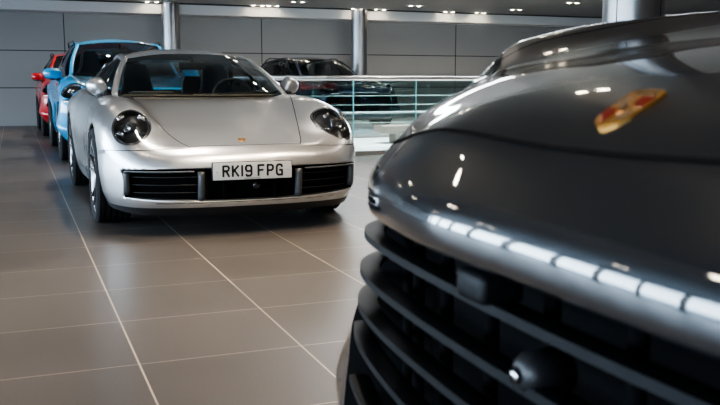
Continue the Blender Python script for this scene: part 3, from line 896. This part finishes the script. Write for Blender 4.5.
# ------------------------------------------------------------------ large SUV
def suv(label, loc, rz, paint, close=True, scale=1.):
    root = thing('suv', label, 'car', loc, rz)
    clev = [0, .156, .284, .40, .54, .68, .80, .85, .875, .905, .95, 1]
    nose = [.12, .03, .0, .02, .05, .05, .045, .012, .0, .006, .032, .06]
    mid = [.10, .0, -.03, -.01, .01, .012, .022, .012, .004, .012, .040, .072]
    crn1 = [.09, -.03, -.07, -.05, -.032, -.026, .0, .016, .028, .042, .070, .098]
    crn = [.08, -.05, -.13, -.10, -.065, -.050, -.010, .030, .050, .070, .105, .145]
    crn2 = [.07, -.045, -.10, -.08, -.052, -.040, -.010, .020, .036, .054, .088, .125]
    side = [.06, .02, .0, 0, 0, 0, 0, .005, .01, .02, .05, .09]
    door = [.05, .02, .02, .03, .03, .015, 0, .005, .01, .02, .045, .08]
    rear = [.12, .05, .02, .0, .0, .01, .03, .05, .06, .075, .10, .14]
    ct = [(0, 0, .22, nose), (.3, .017, .22, nose), (.55, .088, .22, mid), (.70, .170, .22, crn1), (.81, .268, .22, crn), (.885, .385, .23, crn), (.93, .49, .25, crn2),
          (.962, .75, .26, side), (.975, 1.1, .27, side), (.955, 1.7, .27, door), (.955, 2.6, .27, door), (.965, 3.3, .27, door), (.985, 3.85, .28, side), (.965, 4.4, .30, side),
          (.89, 4.72, .32, rear), (.6, 4.87, .33, rear), (.3, 4.91, .33, rear), (0, 4.92, .33, rear)]
    tx = [0, .3, .5, .65, .75, .83, .90, .97]
    ty = [0, .07, .11, .17, .30, .38, .45, .55, .7, .95, 1.25, 1.6, 2.4, 4.0, 4.6, 4.92]
    T = [[.893, .885, .865, .838, .830, .828, .82, .80],
         [.930, .922, .882, .856, .838, .830, .822, .805],
         [.958, .950, .906, .873, .846, .832, .825, .81],
         [.980, .974, .946, .904, .864, .838, .829, .815],
         [1.010, 1.007, .998, .972, .932, .896, .868, .842],
         [1.022, 1.020, 1.014, 1.010, 1.000, .972, .924, .88],
         [1.032, 1.031, 1.029, 1.036, 1.050, 1.030, .970, .90],
         [1.045, 1.044, 1.044, 1.058, 1.080, 1.062, 1.0, .92],
         [1.060, 1.060, 1.062, 1.080, 1.105, 1.090, 1.035, .94],
         [1.085, 1.085, 1.088, 1.105, 1.130, 1.120, 1.065, .96],
         [1.115, 1.115, 1.116, 1.127, 1.145, 1.135, 1.08, .98],
         [1.14, 1.14, 1.14, 1.142, 1.150, 1.14, 1.09, .99],
         [1.15, 1.15, 1.15, 1.15, 1.15, 1.14, 1.09, .99],
         [1.17, 1.17, 1.17, 1.17, 1.165, 1.15, 1.10, 1.0],
         [1.16, 1.16, 1.16, 1.155, 1.15, 1.13, 1.08, .99],
         [1.05, 1.05, 1.05, 1.045, 1.04, 1.02, .98, .92]]
    B = Body(ct, 6, 14, clev, tx, ty, T, nf=72, nside=170, nr=72, nz=64, smooth=3)
    bm = B.bm
    zt = lambda x: .808-.035*min(1.2, abs(x)/.9)**2
    zb = lambda x: .40+.05*min(1, abs(x)/.9)**2
    wx = lambda z: .905 if z > .62 else max(.58, .905-(.62-z)*1.65)
    fin = lambda c: max(abs(c.x)-wx(c.z), c.z-zt(c.x), zb(c.x)-c.z, c.y-.255)
    zs = (.752, .690, .628, .566, .504, .445)
    drop = lambda z0: (lambda x: z0-.030*(abs(x)/.9)**2*(1 if z0 > .6 else .3))
    slats = [follow(B, np.linspace(-wx(z-.03)+.004, wx(z-.03)-.004, 90), 0, .016, drop(z)) for z in zs]
    def fair(pn):
        X = np.array([p.x for p, n in pn]); Y = np.array([p.y for p, n in pn])
        A = np.stack([np.ones_like(X), X**2, X**4, X**8], 1); k = np.linalg.lstsq(A, Y, rcond=None)[0]
        out = []
        for (p, n), yv in zip(pn, A @ k):
            g = 2*k[1]*p.x+4*k[2]*p.x**3+8*k[3]*p.x**7
            out.append((Vector((p.x, yv, p.z)), Vector((g, -1, 0)).normalized()))
        return out
    slats = [fair([q for q in s_ if q[0].y < .262]) for s_ in slats]
    lip = follow(B, np.linspace(-.93, .93, 110), 0, .004, lambda x: .838-.036*min(1.2, abs(x)/.9)**2)
    struts = [(x, [follow(B, [x], z, .060) for z in np.linspace(.43, .79, 6)]) for x in (-.80, -.66, -.52, -.38, -.24, -.10, .04, .18, .32, .46, .60, .74)]
    for yc in (.93, 3.825): arch(B, yc, .375, .425, .62, 1)
    opening_faces(B, fin, lambda c: c.y < .55 and .3 < c.z < .9, Vector((0, .16, 0)), 1, 1)
    B.cut(lambda c: c.z-.30, lambda c: c.z < .45)
    for f in pick(bm, lambda c: c.z < .30): f.material_index = 2
    for sg in (-1, 1):
        headlamp(B, root, (.795, .345, .945), (.32, -.72, .60), .205, .122, sg, roll=.35, depth=.05, style='wide')
    wo = lambda y: float(np.interp(y, [1.3, 1.6, 2.3, 3.8, 4.7], [.62, .74, .80, .80, .72]))
    fc = lambda c: max(abs(c.x)-wo(c.y), 1.42+.35*c.x*c.x-c.y, c.y-4.62)
    reg = lambda c: c.z > .95 and 1.1 < c.y < 4.85
    B.cut(fc, reg); recess(bm, pick(bm, lambda c: reg(c) and fc(c) < 0), Vector((0, 0, -.5)), 3, 3)
    y0 = lambda x: .066+.17*x*x+.30*abs(x)**5
    hw = lambda y: float(np.interp(y, [.1, .3, .6, 1.0, 1.4], [.90, .72, .70, .74, .78]))
    fh = lambda c: max(y0(c.x)-c.y, abs(c.x)-hw(c.y) if c.y > .3 else -1, c.y-(1.38+.35*c.x*c.x))
    edge = [(hw(y), y) for y in np.linspace(1.55, .33, 40)]
    gp = [B.above(x, y) for x, y in edge]
    # front shut line: straight across above the nose
    fe = [(x, y0(x)) for x in np.linspace(-.84, .84, 90)]
    gf = [B.above(x, y) for x, y in fe]
    hood_reg = lambda c: c.z > .86 and c.y < 1.9 and abs(c.x) < .9
    fh2 = lambda c: max(y0(c.x)-c.y, abs(c.x)-(.70 if c.y < .6 else hw(c.y)), c.y-(1.38+.35*c.x*c.x))
    B.cut(fh2, hood_reg)
    fs = pick(bm, lambda c: hood_reg(c) and fh2(c) < 0)
    hood = obj('bonnet', split_off(bm, fs), paint, root)
    ribbon('panel_gap', gf, .0055, M['void'], hood, off=.0012)
    for sg in (1, -1):
        ribbon('panel_gap', [(Vector((p.x*sg, p.y, p.z)), Vector((n.x*sg, n.y, n.z))) for p, n in gp], .004, M['void'], hood, off=.0008)
        for ya, yb in ((1.62, 2.72), (2.76, 3.75)):
            dl = [B.side(sg, ya, z) for z in np.linspace(1.05, .42, 14)] + [B.side(sg, y, .40) for y in np.linspace(ya+.04, yb-.04, 12)] + [B.side(sg, yb, z) for z in np.linspace(.42, 1.05, 14)]
            ribbon('door_gap', dl, .006, M['void'], root)
    obj('body_shell', bm, BODY_MATS(paint), root)
    for pn in slats:
        b2 = bmesh.new()
        prof = [(-.004, .006), (.010, .008), (.030, .004), (.030, -.004), (.010, -.007), (-.004, -.005)]
        prev = None
        for i, (p, n) in enumerate(pn):
            nn = Vector((n.x, n.y, 0)).normalized()
            ring = [b2.verts.new(p - nn*(a-.012) + Vector((0, 0, zz))) for a, zz in prof]
            if prev:
                for k in range(6): b2.faces.new((prev[k], prev[(k+1) % 6], ring[(k+1) % 6], ring[k]))
            else: b2.faces.new(ring)
            prev = ring
        b2.faces.new(prev[::-1])
        bmesh.ops.recalc_face_normals(b2, faces=b2.faces)
        obj('grille_slat', b2, M['slat'], root, ang=50)
    b2 = bmesh.new(); prev = None
    lp = [(.012, -.026), (.0, -.025), (-.006, -.019), (-.0078, -.010), (-.0078, .0), (-.0062, .010), (-.0034, .020), (.002, .028), (.014, .034)]
    for p, n in lip:
        nn = Vector((n.x, n.y, 0)).normalized(); ring = [b2.verts.new(p - nn*a + Vector((0, 0, z))) for a, z in lp]
        if prev:
            for k in range(8): b2.faces.new((prev[k], prev[k+1], ring[k+1], ring[k]))
        prev = ring
    bmesh.ops.recalc_face_normals(b2, faces=b2.faces)
    obj('grille_trim', b2, M['trimgloss'], root)
    for x, hs in struts:
        pts = [h[0][0] for h in hs if h]
        if len(pts) > 2:
            y_ = max(p.y for p in pts)
            b2 = bmesh.new(); tube(b2, [(p.x, y_, p.z) for p in pts], .010, 6); obj('grille_strut', b2, M['void'], root)
    b2 = bmesh.new(); bx(b2, (-.13, .058, .778), (.060, .05, .032), bev=.008); obj('sensor_housing', b2, M['slat'], root)
    b2 = bmesh.new(); lathe(b2, [(.016, .0), (.018, .010), (.022, .017), (.03, .022), (.07, .024)], 'y', 28, c=(-.055, .030, .705)); cam_h = obj('parking_camera', b2, M['plastic'], root)
    b2 = bmesh.new(); lathe(b2, [(.010, .0), (.012, .006), (.017, .009)], 'y', 20, c=(-.055, .030, .705)); obj('camera_lens', b2, M['led'], cam_h)
    h, n = B.above(0, .120)
    shield(root, frame_T(h+n*.001, (1, 0, 0), Vector((0, 1, 0))-n*n.y), .046, .068, detail=close)
    S = dict(wb=[(-.75, 1.66, 1.145), (-.6, 1.53, 1.14), (-.3, 1.42, 1.135), (0, 1.385, 1.135), (.3, 1.42, 1.135), (.6, 1.53, 1.14), (.75, 1.66, 1.145)],
             wt=[(-.60, 2.34, 1.60), (-.3, 2.24, 1.64), (0, 2.21, 1.65), (.3, 2.24, 1.64), (.60, 2.34, 1.60)],
             ap=[(.75, 1.66, 1.145), (.70, 1.95, 1.37), (.60, 2.34, 1.60)],
             rail=[(.60, 2.34, 1.60), (.605, 2.9, 1.655), (.60, 3.5, 1.65), (.585, 4.2, 1.59)],
             rt=[(-.585, 4.2, 1.59), (-.3, 4.25, 1.62), (0, 4.27, 1.63), (.3, 4.25, 1.62), (.585, 4.2, 1.59)],
             rb=[(-.70, 4.68, 1.165), (0, 4.76, 1.165), (.70, 4.68, 1.165)],
             cp=[(.585, 4.2, 1.59), (.65, 4.5, 1.38), (.70, 4.68, 1.165)],
             sidetop=[(.77, 1.68, 1.15), (.72, 1.95, 1.36), (.63, 2.34, 1.575), (.635, 2.9, 1.625), (.63, 3.5, 1.615), (.64, 4.1, 1.54), (.74, 4.45, 1.30), (.80, 4.6, 1.19)],
             belt=[(.77, 1.68, 1.15), (.83, 2.3, 1.15), (.84, 3.2, 1.16), (.83, 4.0, 1.175), (.80, 4.6, 1.19)],
             rbulge=(0, 0, .025), wbulge=(0, -.04, .035), pr=.034, bpill=[2.72, 3.75], frit=1.0, roofmat=None)
    greenhouse(root, paint, S, M['tinted'], M['windscreen'])
    for sg in (1, -1):
        b2 = bmesh.new(); k = np.array([sg, 1, 1.])
        pts = spl([(.63, 2.45, 1.61), (.635, 2.55, 1.645), (.635, 3.2, 1.68), (.625, 4.0, 1.65), (.61, 4.12, 1.60)], 30)*k
        tube(b2, [tuple(p) for p in pts], .014, 8); obj('roof_rail', b2, M['gloss'], root)
        mirror(root, (sg*.985, 1.82, 1.175), sg, paint, (.26, .16, .17), armto=(sg*.84, 1.92, 1.09))
        seat(root, (sg*.37, 2.55, .72), M['seat']); seat(root, (sg*.34, 3.45, .72), M['seat'])
        wheel_parts(root, (sg*.845, .93, .385), .385, .27, sg, .285)
        wheel_parts(root, (sg*.845, 3.825, .385), .385, .29, sg, .285)
    b2 = bmesh.new(); bx(b2, (0, 1.98, 1.06), (1.4, .5, .14), bev=.05); obj('dashboard', b2, M['cabin'], root)
    steering(root, (.38, 2.22, 1.10), M['cabin'])
    b2 = bmesh.new(); bx(b2, (0, 2.22, 1.53), (.24, .03, .07), bev=.012); tube(b2, [(0, 2.22, 1.55), (0, 2.20, 1.63)], .012); obj('rearview_mirror', b2, M['cabin'], root)
    b2 = bmesh.new(); bx(b2, (0, 2.4, .31), (1.5, 4.2, .08), bev=.01); obj('underbody', b2, M['void'], root)
    b2 = bmesh.new(); G = np.stack([follow_rear(B, z) for z in (.93, .97, 1.0)]); grid_bm(b2, G); obj('tail_light', b2, M['crimson'], root)
    return root
SPOT_E = 170.; SKY = 17.; LOOK = 'AgX - Medium High Contrast'; EXPO = .5
# ------------------------------------------------------------------ place the cars
CAM_H = .9847
sports_coupe('silver low two-door coupe with a British number plate on its nose', (1.414, 5.475, 0))
black = suv('glossy black SUV seen very close, crest on its bonnet above a wide slatted grille', (.393, .645, 0), -PI/2, M['jet'])
blue = dup(black, (1.47, 11.05, 0), 0, 'bright light blue SUV parked directly behind the silver coupe', {M['jet']: M['blue']})
blue.scale = (.965, .955, .955)
red = dup(black, (1.42, 16.75, 0), 0, 'red SUV mostly hidden behind the light blue one, by the grey wall', {M['jet']: M['red']})
red.scale = (.965, .955, .955)
dark = dup(black, (6.75, 16.6, .05), math.radians(8), 'dark blue SUV standing on the white platform behind the glass balustrade', {M['jet']: M['navy']})
r2 = dup(black, (9.0, -3.6, 0), PI, 'red SUV standing on the far side of the showroom, facing the balustrade', {M['jet']: M['red']})
r2.scale = (.965, .955, .955)
b2_ = dup(black, (11.4, -3.4, 0), PI, 'dark blue SUV standing on the far side of the showroom, beside the red one', {M['jet']: M['deepblue']})
b2_.scale = (.965, .955, .955)
dark.scale = (.95, .955, .895)

# ------------------------------------------------------------------ the showroom
X0, X1, Y0, Y1, ZC = -8., 24., -9., 22.15, 2.90
def slab(name, c, s, mat, kind='structure', bev=0., parent=None):
    bm = bmesh.new(); bx(bm, c, s, bev=bev); o = obj(name, bm, mat, parent, smooth=False)
    if kind and parent is None: o['kind'] = kind
    return o
slab('floor', ((X0+X1)/2, (Y0+Y1)/2, -.05), (X1-X0, Y1-Y0, .1), M['floor'])
slab('ceiling', ((X0+X1)/2, (Y0+Y1)/2, ZC+.05), (X1-X0, Y1-Y0, .1), M['ceil'])
wb = slab('wall_back', ((X0+X1)/2, Y1+.1, 1.5), (X1-X0, .2, 3.), M['wallpanel'])
bm = bmesh.new()
for x in (-3.6, 1.2, 6.03, 11.65, 16.9, 22.0): bx(bm, (x, Y1-.001, 1.5), (.022, .01, 3.))
for z in (.89, 1.76): bx(bm, ((X0+X1)/2, Y1-.002, z), (X1-X0, .01, .022))
obj('wall_joints', bm, M['joint'], wb, smooth=False)
slab('wall_right', (X1+.1, (Y0+Y1)/2, 1.5), (.2, Y1-Y0, 3.), M['wallpanel'])
slab('wall_front', ((X0+X1)/2, Y0-.1, 1.5), (X1-X0, .2, 3.), M['wallpanel'])
# dropped beam along the back wall
slab('trim_1', ((X0+X1)/2, Y1-.35, 2.77), (X1-X0, .7, .26), M['beam'])
slab('trim_2', ((X0+X1)/2, Y1-.72, 2.885), (X1-X0, .06, .03), M['joint'])
# glazed facade on the left side: piers, sill, head and windows
slab('wall_left', (X0-.1, (Y0+Y1)/2, .06), (.2, Y1-Y0, .12), M['frame'])
slab('trim_3', (X0-.1, (Y0+Y1)/2, ZC-.02), (.2, Y1-Y0, .24), M['frame'])
n = 0
yy = Y0
while yy < Y1-.5:
    y2 = min(yy+1.9, Y1); n += 1
    bm = bmesh.new()
    bx(bm, (X0-.05, yy+.04, 1.45), (.12, .08, 2.7)); bx(bm, (X0-.05, y2-.04, 1.45), (.12, .08, 2.7))
    bx(bm, (X0-.05, (yy+y2)/2, 2.15), (.10, y2-yy, .06))
    w = obj('window_%d' % n, bm, M['frame'], None, smooth=False); w['kind'] = 'structure'
    bm = bmesh.new(); bx(bm, (X0-.05, (yy+y2)/2, 1.45), (.01, y2-yy-.16, 2.66)); obj('window_pane', bm, glassy('facade_glass', (.92, .95, .95)) if n == 1 else bpy.data.materials['facade_glass'], w, smooth=False)
    yy = y2
# pavement outside
slab('trim_4', (X0-15.2, 6, -.08), (30, 60, .1), pbr('pavement', (.35, .35, .34), .8, noise=.1, nscale=3))

# columns
def column(x, y, r, label):
    t = thing('column', label, 'column', (x, y, 0))
    bm = bmesh.new(); lathe(bm, [(0, r), (ZC, r)], 'z', 56); obj('column_casing', bm, M['steel'], t, ang=40)
    bm = bmesh.new(); lathe(bm, [(0, r+.012), (.1, r+.012), (.1, r)], 'z', 56); obj('base_collar', bm, M['steel'], t, ang=40)
    bm = bmesh.new()
    for a in (0, PI/2, PI, 3*PI/2): bx(bm, ((r+.0)*math.cos(a+.35), (r+.0)*math.sin(a+.35), ZC/2), (.006, .006, ZC))
    obj('casing_joint', bm, M['joint'], t, smooth=False)
    return t
column(3.60, 21.45, .215, 'brushed steel round column against the grey wall, above the silver coupe')
column(8.45, 21.45, .215, 'brushed steel round column against the grey wall, beside the dark blue SUV')
column(4.60, 5.75, .235, 'thick round column rising behind the bonnet of the black SUV')

# balustrades
def balustrade(y, xs, h, label, bars=(), edge='glassedge'):
    t = thing('glass_balustrade', label, 'balustrade', (xs[0], y, 0))
    L = xs[-1]-xs[0]
    bm = bmesh.new(); tube(bm, [(0, 0, h), (L, 0, h)], .024 if not bars else .012, 12); obj('handrail', bm, M['rail'], t)
    for a, b in zip(xs[:-1], xs[1:]):
        bm = bmesh.new(); bx(bm, ((a+b)/2-xs[0], 0, h/2), (b-a-.02, .014, h-.06)); p = obj('glass_panel', bm, M['balglass'], t, smooth=False)
        bm = bmesh.new(); bx(bm, (b-.011-xs[0], 0, h/2), (.012, .016, h-.06)); obj('panel_edge', bm, M[edge], p, smooth=False)
    bm = bmesh.new(); bx(bm, (L/2, 0, .03), (L, .05, .06), bev=.006); obj('base_channel', bm, M['rail'], t, smooth=False)
    for z in bars:
        bm = bmesh.new(); tube(bm, [(0, .03, z), (L, .03, z)], .028 if z == .456 else .009, 8); obj('cross_bar', bm, M['rail'], t)
    return t
YR = 11.25
balustrade(YR, [2.46, 3.41, 4.36, 5.31, 6.22, 7.17, 8.12, 9.07], 1.065, 'clear glass balustrade with a steel handrail, just behind the silver coupe')
balustrade(14.9, [3.2, 4.75, 6.30, 7.85, 9.4, 10.95, 12.5], 1.055, 'farther glass balustrade with horizontal steel bars, at the edge of the platform', bars=(.27, .456, .60, .766), edge='balglass')
# bright stair-head floor between the two balustrades and the platform beyond it
slab('trim_5', (8.6, 13.0, .004), (12.6, 3.4, .008), M['white'])
slab('trim_6', (8.6, 18.5, .025), (12.6, 7.0, .05), M['white'])
# unseen glowing panel added at the ceiling to brighten the white floor
slab('trim_fill', (8.2, 13.1, ZC-.012), (7.4, 1.2, .024), emis('fill_panel', (.93, .97, 1.), 22.))
t = thing('bench', 'low brown bench on the white floor behind the glass balustrade', 'bench', (6.78, 13.3, 0))
bm = bmesh.new(); bx(bm, (0, 0, .24), (2.4, .4, .13), bev=.015); obj('bench_seat', bm, M['bench'], t)
for sx in (-.9, .9):
    bm = bmesh.new(); bx(bm, (sx, 0, .09), (.08, .30, .18), bev=.01); obj('leg', bm, M['bench'], t)

# recessed twin downlights
def unproj(px, py, z):
    f, yaw, pit = 871., .3765, .1355
    u, v = (px-360)/f, (202.5-py)/f
    s, c = math.sin(yaw), math.cos(yaw); sp, cp = math.sin(pit), math.cos(pit)
    d = Vector((s*cp+u*c+v*s*sp, c*cp-u*s+v*c*sp, -sp+v*cp))
    return d*((z-CAM_H)/d.z)
spots = []
GRP = 'twin recessed downlights in the grey ceiling'
fx_bm = bmesh.new(); bx(fx_bm, (0, 0, -.004), (.42, .17, .008)); fx_me = None
first = None
def downlight(x, y, lab):
    global first
    if first is None:
        t = thing('ceiling_light', lab, 'ceiling light', (x, y, ZC), 0, GRP)
        bm = bmesh.new(); bx(bm, (0, 0, -.004), (.44, .20, .008), bev=.002); obj('frame', bm, M['fixture'], t)
        for sx in (-.11, .11):
            bm = bmesh.new(); lathe(bm, [(-.012, .052), (-.0125, .0)], 'z', 16, c=(sx, 0, 0)); obj('lamp', bm, M['warm'], t)
            bm = bmesh.new(); lathe(bm, [(-.008, .068), (-.016, .066), (-.016, .056), (-.008, .054)], 'z', 20, c=(sx, 0, 0), closed=True); obj('lamp_ring', bm, M['fixture'], t)
        first = t
    else:
        t = first.copy(); COL.objects.link(t); t.location = (x, y, ZC)
        for ch in first.children:
            c = ch.copy(); COL.objects.link(c); c.parent = t
    t['label'] = lab; return t
vis = [(152, 4.5), (258, 13), (273, 8.5), (298, 1.5), (357, 17), (380, 12.5), (415, 5.5), (449, 20), (480, 17), (516, 9.5), (573, 2.5)]
LB = 'pair of small warm downlights set flush in the grey ceiling'
for px, py in vis:
    p = unproj(px, py, ZC)
    if p.y > Y1-.9: p = p*((Y1-.9)/p.y)
    downlight(p.x, p.y, LB)
grid = [(x, y) for x in (-4., -.6, 2.8, 6.2, 9.6) for y in (-4.5, -1.3, 1.9, 5.1, 8.3, 11.5)]
for x, y in grid: downlight(x+.35, y, LB)

# ------------------------------------------------------------------ light
def spot(x, y, z, e, col=(1., .89, .76), size=1.9, blend=.8, r=.05):
    l = bpy.data.lights.new('downlight_or_fill', 'SPOT'); l.energy = e; l.color = col; l.spot_size = size; l.spot_blend = blend; l.shadow_soft_size = r
    o = bpy.data.objects.new('downlight_or_fill', l); COL.objects.link(o); o.location = (x, y, z); return o
for x in (-2.5, 1.2, 4.6, 8.2):
    for y in (-3.2, .6, 3.4, 6.3, 9.8, 13.5, 18.5): spot(x, y, ZC-.03, SPOT_E)
spot(1.6, 4.3, ZC-.03, SPOT_E*1.1, (1, .80, .58)); spot(2.4, 4.9, ZC-.03, SPOT_E*.7, (1, .80, .58))
for x in (5.2, 7.6): spot(x, 13.0, ZC-.03, SPOT_E*3.2, (.93, .97, 1.))  # extra cool fill beams, added to brighten the white floor
w = bpy.data.worlds.new('sky'); SC.world = w; w.use_nodes = True
nt = w.node_tree; nt.nodes.clear()
out = nt.nodes.new('ShaderNodeOutputWorld'); bg = nt.nodes.new('ShaderNodeBackground')
tc = nt.nodes.new('ShaderNodeTexCoord'); sp = nt.nodes.new('ShaderNodeSeparateXYZ'); cr = nt.nodes.new('ShaderNodeValToRGB')
nt.links.new(tc.outputs['Generated'], sp.inputs[0]); nt.links.new(sp.outputs[2], cr.inputs[0])
cr.color_ramp.elements[0].position = 0.0; cr.color_ramp.elements[0].color = (.74, .86, 1., 1)
cr.color_ramp.elements[1].position = .6; cr.color_ramp.elements[1].color = (.45, .65, .95, 1)
nt.links.new(cr.outputs[0], bg.inputs[0]); bg.inputs[1].default_value = SKY; nt.links.new(bg.outputs[0], out.inputs[0])
# sampling portal in the plane of the glazed facade
l = bpy.data.lights.new('facade_portal', 'AREA'); l.shape = 'RECTANGLE'; l.size = 2.7; l.size_y = Y1-Y0; l.cycles.is_portal = True
o = bpy.data.objects.new('facade_portal', l); COL.objects.link(o); o.location = (X0-.15, (Y0+Y1)/2, 1.4); o.rotation_euler = (0, -PI/2, 0)

# ------------------------------------------------------------------ camera
cam = bpy.data.cameras.new('camera'); co = bpy.data.objects.new('camera', cam); COL.objects.link(co)
cam.sensor_width = 36.; cam.lens = 871./720*36.
co.location = (0, 0, CAM_H); co.rotation_euler = (PI/2-.1355, 0, -.3765)
cam.clip_start = .05; cam.dof.use_dof = True; cam.dof.focus_distance = 6.2; cam.dof.aperture_fstop = 9.
SC.camera = co
SC.view_settings.view_transform = 'AgX'; SC.view_settings.look = LOOK; SC.view_settings.exposure = EXPO
SC.cycles.use_denoising = True; SC.cycles.denoiser = 'OPENIMAGEDENOISE'
SC.cycles.max_bounces = 8; SC.cycles.transparent_max_bounces = 24; SC.cycles.caustics_reflective = False; SC.cycles.caustics_refractive = False
SC.cycles.sample_clamp_indirect = 6.
